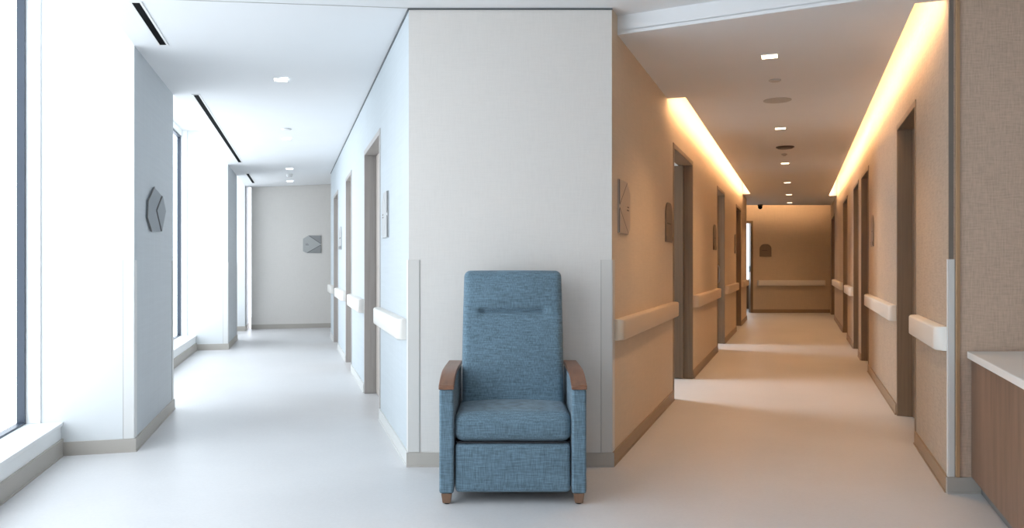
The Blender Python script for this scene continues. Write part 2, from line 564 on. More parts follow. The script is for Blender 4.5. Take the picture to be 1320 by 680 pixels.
S_B = [(-10.8, -6.13), (-4.63, 0.0), (1.5, 6.13), (7.58, 9.25)]
ZWH = 2.97
for i, (a, b) in enumerate(S_B):
    root = bpy.data.objects.new('window_%d' % (i + 1), None); COL.objects.link(root)
    p = WW.xy((a + b) / 2, dwin); root.location = (p.x, p.y, 0)
    structure(root, [None, 'tall window at the front beside the first pier', 'tall window between the two piers', 'tall window by the end wall'][i])
    # plinth and sill
    bm = new()
    wbox(bm, WW, a, b, dwin - 0.05, -0.42, 0, 0.2)
    wbox(bm, WW, a, b, dwin - 0.05, -0.408, 0.186, 0.21)
    finish('window_sill', bm, M['sill'], root, bevel=0.003)
    bm = new()
    wbox(bm, WW, a, b, -0.42, -0.406, 0, BB + 0.02); wbox(bm, WW, a, b, -0.406, -0.4, 0, 0.009)
    finish('sill_baseboard', bm, M['base'], root)
    # white outer frame
    bm = new()
    for q in (a, b - 0.012):
        wbox(bm, WW, q, q + 0.012, dwin - 0.04, dwin + 0.085, 0.21, ZWH + 0.08)
    wbox(bm, WW, a, b, dwin - 0.04, dwin + 0.02, ZWH, ROOF)
    finish('window_frame', bm, M['sill'], root, bevel=0.003)
    # thin blue grey sash
    bm = new()
    q0, q1 = a + 0.012, b - 0.012
    nn = max(1, round((q1 - q0) / 2.1))
    for k in range(nn + 1):
        c = q0 + (q1 - q0 - 0.022) * k / nn
        wbox(bm, WW, c, c + 0.022, dwin - 0.04, dwin + 0.004, 0.21, ZWH)
    wbox(bm, WW, q0, q1, dwin - 0.04, dwin + 0.004, 0.21, 0.222)
    wbox(bm, WW, q0, q1, dwin - 0.04, dwin + 0.004, ZWH - 0.03, ZWH)
    finish('window_sash', bm, M['winframe'], root)
    bm = new()
    wbox(bm, WW, q0, q1, dwin - 0.03, dwin - 0.024, 0.215, ZWH - 0.01)
    finish('window_glass', bm, M['glass'], root)

# ------------------------------------------------------------------ ceilings
def zl(x, y):
    """daylit corridor ceiling: a little higher away from the windows"""
    d = (Vector((x, y)) - WW.P).dot(WW.n)
    return 2.60 + 0.07 * d
J0 = C; jd = Vector((-0.414, -0.14))
t = 0
def on_ww(p, d):      # where the joint line meets the pier line
    # p + t d, distance to WW = 0
    return p - d * ((p - WW.P).dot(WW.n) / d.dot(WW.n))
J1 = on_ww(J0, jd)
ext = WLc.xy(WLc.L)
bm = new()
prism(bm, *[[(x, y, z(x, y)) for x, y in [tuple(J1), tuple(J0), tuple(WLc.xy(WLc.L)), (-0.95, 13.6), (-0.95, 15.3), (-4.8, 14.28), tuple(WW.xy(9.4))]]
            for z in (zl, lambda x, y: ROOF)])
struct('ceiling_daylit_corridor', bm, M['ceiling'])
SOF0, SOF1 = Vector((0.645, 4.745)), Vector((2.288, 3.905))
ZLOB = zl(*C)
bm = new()
K0 = C - WW.u * 10.5
prism(bm, *[[(x, y, z(x, y)) for x, y in [tuple(J0), tuple(J1), tuple(WW.xy(-10.6)), tuple(K0)]] for z in (zl, lambda x, y: ROOF)])
plan(bm, [tuple(J0), tuple(K0), (5.6, -5.4), (5.6, 4.07), (2.288, 4.07), tuple(SOF1), tuple(SOF0), tuple(A)], ZLOB, ROOF)
struct('ceiling_lobby', bm, M['ceiling'])
# fine joint between lobby and corridor ceilings
bm = new()
prism(bm, *[[(x, y, zl(x, y) - h) for x, y in [tuple(J0), tuple(J1), tuple(J1 - Vector((0, 0.006))), tuple(J0 - Vector((0, 0.006)))]] for h in (0.002, 0.0003)])
struct('trim_5', bm, M['guard_edge'])

# warm corridor: dropped panel with light slots along both walls
WID = (Vector(WRc.P) - WM.P).dot(WM.n)
ZP = 2.60
s_f0 = (SOF0 - WM.P).dot(WM.u); s_f1 = (SOF1 - WM.P).dot(WM.u)
def wpt(s, d): return WM.xy(s, d)
SL = 0.15
sl0 = WM.atY(6.58); sl1 = WM.atY(15.55)
sr1 = (WRc.xy(WRc.atY(15.9)) - WM.P).dot(WM.u)
send = (Vector((6.6, 18.5)) - WM.P).dot(WM.u)
def dR(s):     # distance across to the far side wall at s
    # WM and WRc are nearly parallel
    p = WM.xy(s); r = WM.n
    det = r.x * (-WRc.u.y) + WRc.u.x * r.y
    q = WRc.P - p
    return (q.x * (-WRc.u.y) + WRc.u.x * q.y) / det
sr0 = s_f1 + 0.21
pts = []
def add(s, d): pts.append(tuple(wpt(s, d)))
d_front = lambda s: None
# front edge from SOF0 to SOF1
pts.append(tuple(SOF0)); pts.append(tuple(WM.xy(s_f0, 0)))
add(sl0, 0); add(sl0, SL); add(sl1, SL); add(sl1, 0); add(WM.L, 0)
e_l = Vector((3.7, 18.45)); e_r = WRc.xy(WRc.atY(18.45))
pts.append((3.7, 16.3)); pts.append((3.7, 18.45)); pts.append(tuple(e_r))
add(sr1, dR(sr1)); add(sr1, dR(sr1) - SL); add(sr0, dR(sr0) - SL); add(sr0, dR(sr0)); pts.append(tuple(SOF1))
bm = new()
plan(bm, pts, ZP, ZP + 0.025)
# upstand hiding the strips from the void, and the fascia at the front
wbox(bm, WM, sl0 - 0.02, sl1, SL + 0.1, SL + 0.12, ZP + 0.02, ROOF)
wbox(bm, WM, sl0 - 0.02, sl0, 0, SL + 0.1, ZP + 0.02, ROOF)
def rb(sa, sb, a, b, z0, z1):
    hexa(bm, [Vector((*wpt(s, dR(s) - d), z)) for z in (z0, z1) for s, d in ((sa, a), (sb, a), (sb, b), (sa, b))])
rb(sr0, sr1, SL + 0.1, SL + 0.12, ZP + 0.02, ROOF)
rb(sr1, sr1 + 0.02, 0, SL + 0.12, ZP + 0.02, ROOF)
wbox(bm, WM, sl1, sl1 + 0.02, 0, SL + 0.12, ZP + 0.02, ROOF)
rb(sr0 - 0.02, sr0, 0, SL + 0.1, ZP + 0.02, ROOF)
fd = (SOF1 - SOF0).normalized(); fn_ = Vector((-fd.y, fd.x)) * 0.03
plan(bm, [tuple(SOF0 - fd * 0.05), tuple(SOF1), tuple(SOF1 + fn_), tuple(SOF0 - fd * 0.05 + fn_)], ZP + 0.02, ROOF)
plan(bm, [(3.7, 18.3), (7.8, 18.3), (7.8, 18.33), (3.7, 18.33)], ZP + 0.02, ROOF)
struct('ceiling_warm_corridor', bm, M['ceiling'])

# cove light strips lying on the panel edges
def cove(label, corners_body, corners_led, mat='led'):
    root = thing('cove_light', Vector(corners_body[0]), label, 'cove light', 'warm corridor cove lights')
    bm = new(); hexa(bm, corners_body); finish('channel', bm, M['metal'], root)
    bm = new(); hexa(bm, corners_led); finish('light_strip', bm, M[mat], root)
def cov_pts(fn, sa, sb, a, b, z0, z1):
    return [fn(s, d, z) for z in (z0, z1) for s, d in ((sa, a), (sb, a), (sb, b), (sa, b))]
fl_ = lambda s, d, z: Vector((*wpt(s, d), z))
fr_ = lambda s, d, z: Vector((*wpt(s, dR(s) - d), z))
zc = ZP + 0.026
cove('long warm cove light above the doors on the chair side of the warm corridor',
     cov_pts(fl_, sl0 + 0.03, sl1 - 0.03, SL + 0.004, SL + 0.03, zc, zc + 0.008), cov_pts(fl_, sl0 + 0.03, sl1 - 0.03, SL + 0.004, SL + 0.03, zc + 0.0085, zc + 0.028))
cove('long warm cove light above the wall with the lever handled door',
     cov_pts(fr_, sr0 + 0.03, sr1 - 0.03, SL + 0.004, SL + 0.03, zc, zc + 0.008), cov_pts(fr_, sr0 + 0.03, sr1 - 0.03, SL + 0.004, SL + 0.03, zc + 0.0085, zc + 0.028))
fe_ = lambda s, d, z: Vector((s, 18.45 - d, z))
cove('short warm cove light across the end wall of the warm corridor',
     cov_pts(fe_, 5.2, 7.5, 0.03, 0.06, zc, zc + 0.012), cov_pts(fe_, 5.2, 7.5, 0.03, 0.06, zc + 0.0125, zc + 0.03), 'led_soft')

# dark shadow gap under the ceilings
bm = new()
prism(bm, [WLc.w(0.0, 0, 0) + Vector((0, 0, zl(*WLc.xy(0)) - 0.016)), WLc.w(WLc.L, 0, 0) + Vector((0, 0, zl(*WLc.xy(WLc.L)) - 0.016)),
           WLc.w(WLc.L, 0.006, 0) + Vector((0, 0, zl(*WLc.xy(WLc.L, 0.006)) - 0.016)), WLc.w(0.0, 0.006, 0) + Vector((0, 0, zl(*WLc.xy(0, 0.006)) - 0.016))],
      [WLc.w(0.0, 0, 0) + Vector((0, 0, zl(*WLc.xy(0)) - 0.001)), WLc.w(WLc.L, 0, 0) + Vector((0, 0, zl(*WLc.xy(WLc.L)) - 0.001)),
       WLc.w(WLc.L, 0.006, 0) + Vector((0, 0, zl(*WLc.xy(WLc.L, 0.006)) - 0.001)), WLc.w(0.0, 0.006, 0) + Vector((0, 0, zl(*WLc.xy(0, 0.006)) - 0.001))])
struct('trim_1', bm, M['reveal'])
bm = new(); wbox(bm, WC, -0.004, WC.L + 0.004, 0, 0.006, ZLOB - 0.011, ZLOB - 0.001)
struct('trim_2', bm, M['reveal'])

# ------------------------------------------------------------------ baseboards
def runs(s0, s1, ops):
    out = []; c = s0
    for a, b in sorted(ops):
        if a > c: out.append((c, a))
        c = max(c, b)
    if s1 > c: out.append((c, s1))
    return out
baseboard('baseboard_behind_chair', WC, [(-0.012, WC.L + 0.012)], M['base'])
baseboard('baseboard_daylit_corridor', WLc, runs(0, WLc.L, dl), M['base_pale'])
baseboard('baseboard_warm_corridor', WM, runs(0, WM.L, dm), M['base_warm'])
baseboard('baseboard_warm_corridor_far_side', WRc, runs(0, WRc.L, dr), M['base_warm'])
baseboard('baseboard_linen_wall', WF, [(-0.012, WF.L)], M['base'])
baseboard('baseboard_daylit_end', WFL, [(0, WFL.L)], M['base'])
baseboard('baseboard_warm_end', WFR, runs(0, WFR.L, sF), M['base_warm'])

# ------------------------------------------------------------------ corner guards
GZ = 1.225
def guard(Wa, sa, sga, Wb, sb, sgb, label, w=0.062, top=GZ, mat='guard'):
    """angle of vinyl wrapped round a wall corner: one leg on each wall"""
    p = Wa.xy(sa, 0.0)
    root = thing('corner_guard', (p.x, p.y, BB), label, 'corner guard', 'vinyl corner guards')
    for W, s, sg in ((Wa, sa, sga), (Wb, sb, sgb)):
        bm = new()
        wbox(bm, W, min(s, s + sg * w), max(s, s + sg * w), 0.0005, 0.004, BB + 0.001, top)
        o = finish('guard_leg', bm, M[mat], root, bevel=0.001)
        bm = new()
        e = s + sg * w
        wbox(bm, W, min(e, e + sg * 0.004), max(e, e + sg * 0.004), 0.0005, 0.0032, BB + 0.001, top)
        finish('guard_edge', bm, M['guard_edge'], o)
WPf = Line(WW.xy(0, 0), WW.xy(0, -0.68), (-2.5, 0))       # face of the first pier towards us
guard(WC, 0.0, 1, WLc, 0.0, 1, 'pale corner guard on the wall corner between chair and daylit corridor')
guard(WC, WC.L, -1, WM, 0.0, 1, 'pale corner guard on the wall corner between chair and warm corridor')
guard(WPf, 0.0, 1, WW, 0.0, 1, 'white corner guard on the front corner of the pier with the octagonal sign', mat='guard_white')
WPb = Line(WW.xy(1.5, 0), WW.xy(1.5, -0.68), WW.xy(3, -0.3))
guard(WPb, 0.0, 1, WW, 1.5, -1, 'corner guard on the rear corner of the pier with the octagonal sign', mat='guard_white')
WP2 = Line(WW.xy(6.13, 0), WW.xy(6.13, -0.68), WW.xy(5, -0.3))
guard(WP2, 0.0, 1, WW, 6.13, 1, 'corner guard on the front corner of the second window pier', mat='guard_white')
WP2b = Line(WW.xy(7.58, 0), WW.xy(7.58, -0.68), WW.xy(8.3, -0.3))
guard(WP2b, 0.0, 1, WW, 7.58, -1, 'corner guard on the rear corner of the second window pier', mat='guard_white')
guard(WRc, 0.0, 1, WF, 0.0, 1, 'white corner guard at the linen wall corner above the floor by the desk', w=0.03, mat='guard_white')

# full height corner strips at the linen wall
bm = new(); wbox(bm, WF, 0.0, 0.024, 0.0005, 0.006, GZ + 0.001, ZLOB - 0.002)
struct('trim_3', bm, M['trim_grey'])
bm = new(); wbox(bm, WF, 0.036, 0.056, 0.0005, 0.011, BB + 0.001, ZLOB - 0.002)
struct('trim_4', bm, M['trim_wood'], bevel=0.002)

# ------------------------------------------------------------------ handrails
RZ0, RZ1 = 0.742, 0.868
def handrail(W, s0, s1, label, group, z0=RZ0, z1=RZ1, D=0.06, r=0.042, mat='rail'):
    p = W.xy((s0 + s1) / 2, 0.0)
    root = thing('handrail', (p.x, p.y, z0), label, 'handrail', group)
    cap = 0.07
    def section(bm, pts):
        # plan outline (s,d) swept in z with softened top and bottom edges
        n = len(pts)
        cs = sum(q[0] for q in pts) / n
        levels = [(z0, 0.010), (z0 + 0.004, 0.004), (z0 + 0.012, 0), (z1 - 0.012, 0), (z1 - 0.004, 0.004), (z1, 0.010)]
        rows = []
        for z, ins in levels:
            row = []
            for s, d in pts:
                dd = d - ins if d > 0.03 else d
                ss = s
                if s == pts[0][0] and False: pass
                row.append(bm.verts.new(W.w(ss, max(dd, 0.0005), z)))
            rows.append(row)
        for a_, b_ in zip(rows, rows[1:]):
            for i in range(n):
                j = (i + 1) % n
                bm.faces.new((a_[i], a_[j], b_[j], b_[i]))
        bm.faces.new(rows[0][::-1]); bm.faces.new(rows[-1])
    bm = new()
    section(bm, [(s0 + cap, 0.0005), (s0 + cap, D), (s1 - cap, D), (s1 - cap, 0.0005)])
    finish('rail_body', bm, M[mat], root, smooth=True, angle=50)
    for e, sg in ((s0, 1), (s1, -1)):
        bm = new()
        o = [(e + sg * cap, 0.0005), (e + sg * cap, D)]
        for k in range(7):
            a_ = math.pi / 2 * k / 6
            o.append((e + sg * (r - r * math.sin(a_)), D - r + r * math.cos(a_)))
        o.append((e, 0.0005))
        section(bm, o)
        finish('end_cap', bm, M[mat], root, smooth=True, angle=50)

def rail_px(W, xa, xb, label, group, D=0.06):
    a = W.s_of(xa, D); b = W.s_of(xb, D)
    handrail(W, min(a, b), max(a, b), label, group, D=D)

gL, gM, gR = 'handrails of the daylit corridor', 'handrails on the chair side of the warm corridor', 'handrails on the far side of the warm corridor'
handrail(WLc, 0.10, dl[0][0] - 0.01, 'white handrail between chair wall corner and first door of daylit corridor', gL)
handrail(WLc, dl[0][1] + 0.05, dl[1][0] - 0.05, 'white handrail between first and second doors of daylit corridor', gL)
handrail(WLc, dl[1][1] + 0.05, dl[2][0] - 0.05, 'white handrail between second and last doors of daylit corridor', gL)
handrail(WLc, dl[2][1] + 0.05, WLc.L - 0.05, 'short white handrail past the last door of daylit corridor', gL)
handrail(WM, 0.06, dm[0][0] - 0.02, 'long warm lit handrail between chair wall corner and open door of warm corridor', gM, mat='rail_warm_lit')
handrail(WM, dm[0][1] + 0.06, dm[1][0] - 0.03, 'warm lit handrail past the open door of the warm corridor', gM, mat='rail_warm_lit')
handrail(WM, dm[1][1] + 0.1, dm[2][0] - 0.05, 'warm lit handrail past the pull handled door of the warm corridor', gM, mat='rail_warm_lit')
handrail(WM, dm[2][1] + 0.1, WM.L - 0.1, 'short warm lit handrail at the far corner of the warm corridor', gM, mat='rail_warm_lit')
handrail(WRc, 0.02, dr[0][0] - 0.10, 'pale handrail beside the linen wall corner and lever handled door', gR, D=0.062, r=0.05)
handrail(WRc, dr[0][1] + 0.06, dr[1][0] - 0.12, 'pale handrail between lever handled door and the two adjoining doors', gR)
handrail(WRc, dr[2][1] + 0.06, dr[3][0] - 0.06, 'short pale handrail just past the two adjoining doors', gR)
handrail(WRc, dr[3][1] + 0.06, dr[4][0] - 0.06, 'pale handrail before the door beside the end wall', gR)
handrail(WFR, WFR.s_of(976), WFR.s_of(1063), 'brown handrail across the end wall of the warm corridor', 'end wall handrail', z0=0.67, z1=0.80, D=0.085)

# ------------------------------------------------------------------ wall signs
def sign(W, outline, label, mat, facets=(), fmat=None, lines=(), group=None, th=0.012, grooves=(), facet_z=0.005):
    """plate with an outline given on the wall (s,z); facets are raised panels; lines small strokes"""
    cs = sum(p[0] for p in outline) / len(outline); zb = min(p[1] for p in outline)
    p = W.xy(cs)
    root = thing('room_sign', (p.x, p.y, zb), label, 'sign', group)
    bm = new(); wprism(bm, W, outline, 0.0005, th)
    pl = finish('plate', bm, mat, root, bevel=0.0015)
    for f in facets:
        bm = new(); wprism(bm, W, f, th, th + facet_z)
        finish('raised_panel', bm, fmat, root, bevel=0.001)
    for (a, b, wd) in grooves:
        bm = new()
        q0, q1 = Vector(a), Vector(b); dd = (q1 - q0).normalized(); nn_ = Vector((-dd.y, dd.x)) * wd / 2
        wprism(bm, W, [tuple(q0 - nn_), tuple(q1 - nn_), tuple(q1 + nn_), tuple(q0 + nn_)], th, th + 0.0025)
        finish('groove', bm, M['sign_line'] if fmat is not M['sign_pale_dark'] else M['sign_dark'], root)
    if lines:
        bm = new()
        for (a, b, c, d) in lines:
            wbox(bm, W, a, b, th, th + 0.0015, c, d)
        finish('lettering', bm, M['sign_line'] if fmat is not M['sign_pale_dark'] else M['sign_dark'], pl)
    return root

def ksign(W, cs, cz, label, mat, fmat, near=True, sz=0.33, group=None, apex_near=True):
    """square plate, two corners cut; two raised triangles meet halfway up the other edge"""
    h = sz / 2; k = 1 if apex_near else -1       # near = smaller s
    f = lambda x, y: (cs - k * x * h, cz + y * h)  # x=+1 on the apex edge
    out = [f(1, -1), f(1, 1), f(-0.4, 1), f(-1, 0.62), f(-1, -0.8), f(-0.62, -1)]
    up = [f(0.99, 0.12), f(0.99, 0.99), f(-0.3, 0.99)]
    dn = [f(0.99, -0.12), f(-0.5, -0.99), f(0.99, -0.99)]
    gr = [(f(0.97, 0.08), f(-0.34, 0.97), 0.012), (f(0.97, -0.08), f(-0.54, -0.97), 0.012),
          (f(0.955, 0.12), f(0.955, 0.98), 0.02), (f(0.955, -0.12), f(0.955, -0.98), 0.02)]
    ls = []
    for (x0, x1, y0) in ((-0.72, -0.42, 0.02), (-0.72, -0.36, -0.1)):
        a, b = f(x0, 0)[0], f(x1, 0)[0]
        ls.append((min(a, b), max(a, b), cz + y0 * h, cz + (y0 + 0.05) * h))
    return sign(W, out, label, mat, [up, dn], fmat, ls, group, grooves=gr)

def arch_sign(W, s0, s1, z0, z1, label, mat, fmat, group=None, r=0.12, band=True):
    w = s1 - s0; r = min(r, w / 2 - 0.001)
    out = [(s0, z0), (s1, z0)]
    for k in range(9):
        a_ = math.pi / 2 * k / 8
        out.append((s1 - r + r * math.cos(a_), z1 - r + r * math.sin(a_)))
    for k in range(9):
        a_ = math.pi / 2 + math.pi / 2 * k / 8
        out.append((s0 + r + r * math.cos(a_), z1 - r + r * math.sin(a_)))
    fac = [[(s0 + 0.012, z0 + 0.012), (s1 - 0.012, z0 + 0.012), (s1 - 0.012, z0 + 0.05), (s0 + 0.012, z0 + 0.05)]] if band else []
    return sign(W, out, label, mat, fac, fmat, [(s0 + 0.06, s1 - 0.1, z0 + 0.15, z0 + 0.162)], group)

gs = 'wall signs'
# octagon on the pier
opx = [(199, 241), (191, 258), (190, 280), (195.5, 298), (208, 298.5), (213, 272), (209, 252.5)]
W_ = WW
octo = [WW.px(*q, 0.012) for q in opx]
ctr = WW.px(201.6, 271, 0.012)
sign(WW, octo, 'grey faceted octagonal sign on the window pier', M['sign'],
     [[octo[6], ctr, WW.px(208, 298, 0.012), octo[5]]], M['sign'],
     group=gs, grooves=[(WW.px(208.3, 253, 0.012), ctr, 0.012), (ctr, WW.px(207.5, 297, 0.012), 0.012),
                        (octo[0], octo[1], 0.012), (octo[1], octo[2], 0.012), (octo[2], octo[3], 0.012)], facet_z=0.006)
ksign(WLc, sum(span(WLc, 494.5, 501)) / 2, 1.555, 'pale square faceted sign beside the first door of the daylit corridor', M['sign_pale'], M['sign_pale'], group=gs)
ksign(WFL, WFL.s_of(402.3), 1.57, 'grey square sign with cut corners on the daylit corridor end wall', M['sign_pale'], M['sign_pale_dark'], apex_near=False, group=gs)
arch_sign(WLc, *span(WLc, 438, 440.8), 1.39, 1.70, 'pale sign far along the daylit corridor before its last door', M['sign_pale'], M['sign_dark'], gs)
ksign(WM, sum(span(WM, 795.5, 810.5)) / 2, 1.555, 'tan square faceted sign closest to the chair in the warm corridor', M['sign_tan'], M['sign_tan'], group=gs)
arch_sign(WM, *span(WM, 857.0, 865.3), 1.385, 1.72, 'brown round topped sign beside the open door of the warm corridor', M['sign_brown'], M['sign_brown'], gs)
arch_sign(WM, *span(WM, 919.0, 922.6), 1.385, 1.72, 'brown sign beside the pull handled door of the warm corridor', M['sign_brown'], M['sign_brown'], gs)
arch_sign(WM, *span(WM, 946.3, 948.2), 1.385, 1.72, 'brown sign before the third door of the warm corridor', M['sign_brown'], M['sign_brown'], gs)
arch_sign(WFR, WFR.s_of(979), WFR.s_of(994.3), 1.38, 1.69, 'dark round topped sign on the warm corridor end wall', M['sign_brown'], M['sign_brown'], gs)
arch_sign(WRc, *span(WRc, 1124.0, 1126.8), 1.385, 1.72, 'brown sign between lever handled door and the two adjoining doors', M['sign_brown'], M['sign_brown'], gs)

# ------------------------------------------------------------------ ceiling fittings
def spot(name, loc, color, energy, parent, size=120):
    L = bpy.data.lights.new(name, 'SPOT')
    L.energy = energy; L.color = color; L.spot_size = math.radians(size); L.spot_blend = 0.9
    L.shadow_soft_size = 0.05
    o = bpy.data.objects.new(name, L); COL.objects.link(o)
    o.parent = parent; o.location = loc
    return o

def downlight(x, y, z, W, label, lens, group, color, energy, sz=0.1):
    root = thing('downlight', (x, y, z - 0.006), label, 'downlight', group)
    u, n = W.u, W.n
    c = Vector((x, y))
    def q(a, b): 
        p = c + u * a + n * b
        return (p.x, p.y)
    h = sz / 2; g = h + 0.008
    bm = new()
    for (a0, a1, b0, b1) in ((-g, -h, -g, g), (h, g, -g, g), (-h, h, -g, -h), (-h, h, h, g)):
        plan(bm, [q(a0, b0), q(a1, b0), q(a1, b1), q(a0, b1)], z - 0.006, z - 0.0005)
    finish('trim_frame', bm, M['det_white'], root)
    bm = new()
    plan(bm, [q(-h, -h), q(h, -h), q(h, h), q(-h, h)], z - 0.004, z - 0.0008)
    finish('lens', bm, lens, root)
    spot('downlight_lamp', (0, 0, -0.02), color, energy, root)

def at_z(px, py, z):
    Y = (z - CAM_H) * F / (340 - py)
    return (px - 660) / F * Y, Y
ordw = ['first', 'second', 'third', 'fourth', 'fifth', 'last']
for i, (px_, py_) in enumerate([(992, 72), (1006, 165), (1012, 210), (1015, 235), (1017, 250.5), (1018, 261)]):
    x, y = at_z(px_, py_, ZP)
    downlight(x, y, ZP, WM, '%s downlight along the warm corridor ceiling, counted from the chair' % ordw[i], M['lens_warm'], 'warm corridor downlights', (1.0, 0.61, 0.31), 62.0)
ordl = ['first', 'second', 'third', 'last']
for i, (px_, py_) in enumerate([(362, 102), (369, 178), (373, 217), (373.5, 233)]):
    x, y = at_z(px_, py_, 2.66)
    z = zl(x, y)
    x, y = at_z(px_, py_, z)
    z = zl(x, y)
    downlight(x, y, z - 0.002, WW, '%s downlight along the daylit corridor ceiling, counted from the chair' % ordl[i], M['lens_cool'], 'daylit corridor downlights', (0.95, 0.98, 1.0), 5.0)

def round_fitting(name, px_, py_, z, r, h, label, cat, mat, r2=None, dome=None):
    zz = z if not callable(z) else 2.66
    x, y = at_z(px_, py_, zz)
    if callable(z):
        zz = z(x, y); x, y = at_z(px_, py_, zz); zz = z(x, y) - 0.002
    root = thing(name, (x, y, zz - h), label, cat)
    bm = new(); disc(bm, (x, y, zz - 0.0005), r, h * 0.5, 36)
    finish('mounting_plate', bm, mat, root, smooth=True)
    bm = new(); disc(bm, (x, y, zz - h * 0.5), r * 0.9, h * 0.5, 36, r2 or r * 0.8)
    finish('cover', bm, dome or mat, root, smooth=True)
round_fitting('sprinkler', 999, 103, ZP, 0.045, 0.012, 'small round sprinkler cover plate after the first warm corridor downlight', 'sprinkler', M['det_grey'])
round_fitting('ceiling_speaker', 1002, 129, ZP, 0.115, 0.008, 'large flat round speaker in the warm corridor ceiling', 'speaker', M['det_grey'])
round_fitting('smoke_detector', 1012, 189, ZP, 0.105, 0.022, 'dark smoke detector under the warm corridor ceiling', 'smoke detector', M['det_dark'])
round_fitting('sprinkler', 1011, 198, ZP, 0.035, 0.03, 'small sprinkler head beyond the dark smoke detector', 'sprinkler', M['det_grey'], 0.012)
round_fitting('sprinkler', 369, 166, zl, 0.055, 0.014, 'small round sprinkler plate before the second daylit corridor downlight', 'sprinkler', M['det_white'])
round_fitting('smoke_detector', 373, 224, zl, 0.05, 0.05, 'small white smoke detector between the last daylit corridor downlights', 'smoke detector', M['det_white'])

# dome camera at the far end of the warm corridor
x, y = at_z(980, 264.5, ZP)
y = 18.3; x = 0.32 * y
cam_root = thing('security_camera', (x, y, ZP - 0.1), 'dark dome security camera at the far end of the warm corridor ceiling', 'security camera')
bm = new(); disc(bm, (x, y, ZP - 0.0005), 0.06, 0.035, 24)
finish('mount', bm, M['det_dark'], cam_root, smooth=True)
bm = new(); bmesh.ops.create_uvsphere(bm, u_segments=20, v_segments=12, radius=0.05, matrix=Matrix.Translation((x, y, ZP - 0.06)))
finish('dome', bm, M['slot'], cam_root, smooth=True)

# linear air slots by the windows
def air_slot(sa, sb, label):
    d0, d1 = 0.155, 0.195
    def P(s, d, dz):
        p = WW.xy(s, d); return Vector((p.x, p.y, zl(p.x, p.y) - dz))
    m = P((sa + sb) / 2, (d0 + d1) / 2, 0.006)
    root = thing('air_slot', m, label, 'air vent', 'linear air slots')
    bm = new()
    for (a, b, c, d) in ((sa, sb, d0 - 0.012, d0), (sa, sb, d1, d1 + 0.012), (sa - 0.012, sa, d0 - 0.012, d1 + 0.012), (sb, sb + 0.012, d0 - 0.012, d1 + 0.012)):
        hexa(bm, [P(a, c, 0.005), P(b, c, 0.005), P(b, d, 0.005), P(a, d, 0.005), P(a, c, 0.0005), P(b, c, 0.0005), P(b, d, 0.0005), P(a, d, 0.0005)])
    finish('slot_frame', bm, M['det_white'], root)
    bm = new()
    hexa(bm, [P(sa, d0, 0.003), P(sb, d0, 0.003), P(sb, d1, 0.003), P(sa, d1, 0.003), P(sa, d0, 0.0005), P(sb, d0, 0.0005), P(sb, d1, 0.0005), P(sa, d1, 0.0005)])
    finish('slot_opening', bm, M['slot'], root)
air_slot(-0.86, -0.02, 'black linear air slot in the ceiling before the pier with octagonal sign')
air_slot(1.5, 5.95, 'long black linear air slot in the ceiling between the two window piers')
air_slot(7.35, 8.8, 'short black linear air slot in the ceiling near the daylit corridor end wall')

# ------------------------------------------------------------------ reception desk
dk = Vector((2.377, 4.052)); dv = Vector((0.37, 1.0)).normalized()
desk = thing('reception_desk', (2.7, 2.9, 0), 'wood fronted reception desk with white top against the linen wall', 'desk')
def dpt(t_, off=0.0):   # along the front edge towards us, off = inwards under the top
    p = dk - dv * t_
    nrm = Vector((dv.y, -dv.x))
    p = p + nrm * off
    return (p.x, p.y)
LN = 2.6
def cap(off):           # keep the back end square to the wall
    t_ = ((dk + Vector((dv.y, -dv.x)) * off).y - 4.052) / dv.y
    return dpt(t_, off)
bm = new(); plan(bm, [cap(0), dpt(LN, 0), dpt(LN, 1.0), cap(1.0)], 0.708, 0.745)
finish('countertop', bm, M['top'], desk, bevel=0.004)
bm = new(); plan(bm, [cap(0.022), dpt(LN - 0.02, 0.022), dpt(LN - 0.02, 0.046), cap(0.046)], 0.09, 0.7075)
fp = finish('front_panel', bm, M['desk'], desk)
bm = new(); plan(bm, [cap(0.05), dpt(LN - 0.04, 0.05), dpt(LN - 0.04, 0.9), cap(0.9)], 0.09, 0.7075)
finish('cabinet_body', bm, M['desk'], desk)
bm = new(); plan(bm, [cap(0.07), dpt(LN - 0.04, 0.07), dpt(LN - 0.04, 0.88), cap(0.88)], 0.0, 0.0895)
finish('toe_kick', bm, M['kick'], desk)

# ------------------------------------------------------------------ recliner
CX = 0.004
chair = thing('recliner_chair', (CX, 4.17, 0), 'blue tweed upholstered recliner with wooden arm caps and legs against the pale wall', 'armchair')
FAB = M['fabric']
# seat cushion
hx, hy, hz = 0.297, 0.245, 0.072
def seat_fn(p):
    q = p.copy()
    fx = max(0, 1 - (p.x / hx) ** 2); fy = max(0, 1 - (p.y / hy) ** 2)
    if p.z > 0: q.z += 0.022 * fx ** 0.6 * fy ** 0.6 * (p.z / hz)
    if p.y < 0: q.y -= 0.012 * fx * max(0, 1 - (p.z / hz) ** 2)
    return q
bm = new(); rbox(bm, (CX, 4.125, 0.378), (2 * hx, 2 * hy, 2 * hz), 0.05, (20, 14, 6), seat_fn)
finish('seat_cushion', bm, FAB, chair, smooth=True, angle=180)
# welt round the lower front edge of the cushion
bm = new(); tube(bm, [(CX - 0.285, 3.90, 0.308), (CX - 0.27, 3.884, 0.307), (CX + 0.27, 3.884, 0.307), (CX + 0.285, 3.90, 0.308)], 0.004, 8)
finish('welt', bm, M['dark'], chair, smooth=True)
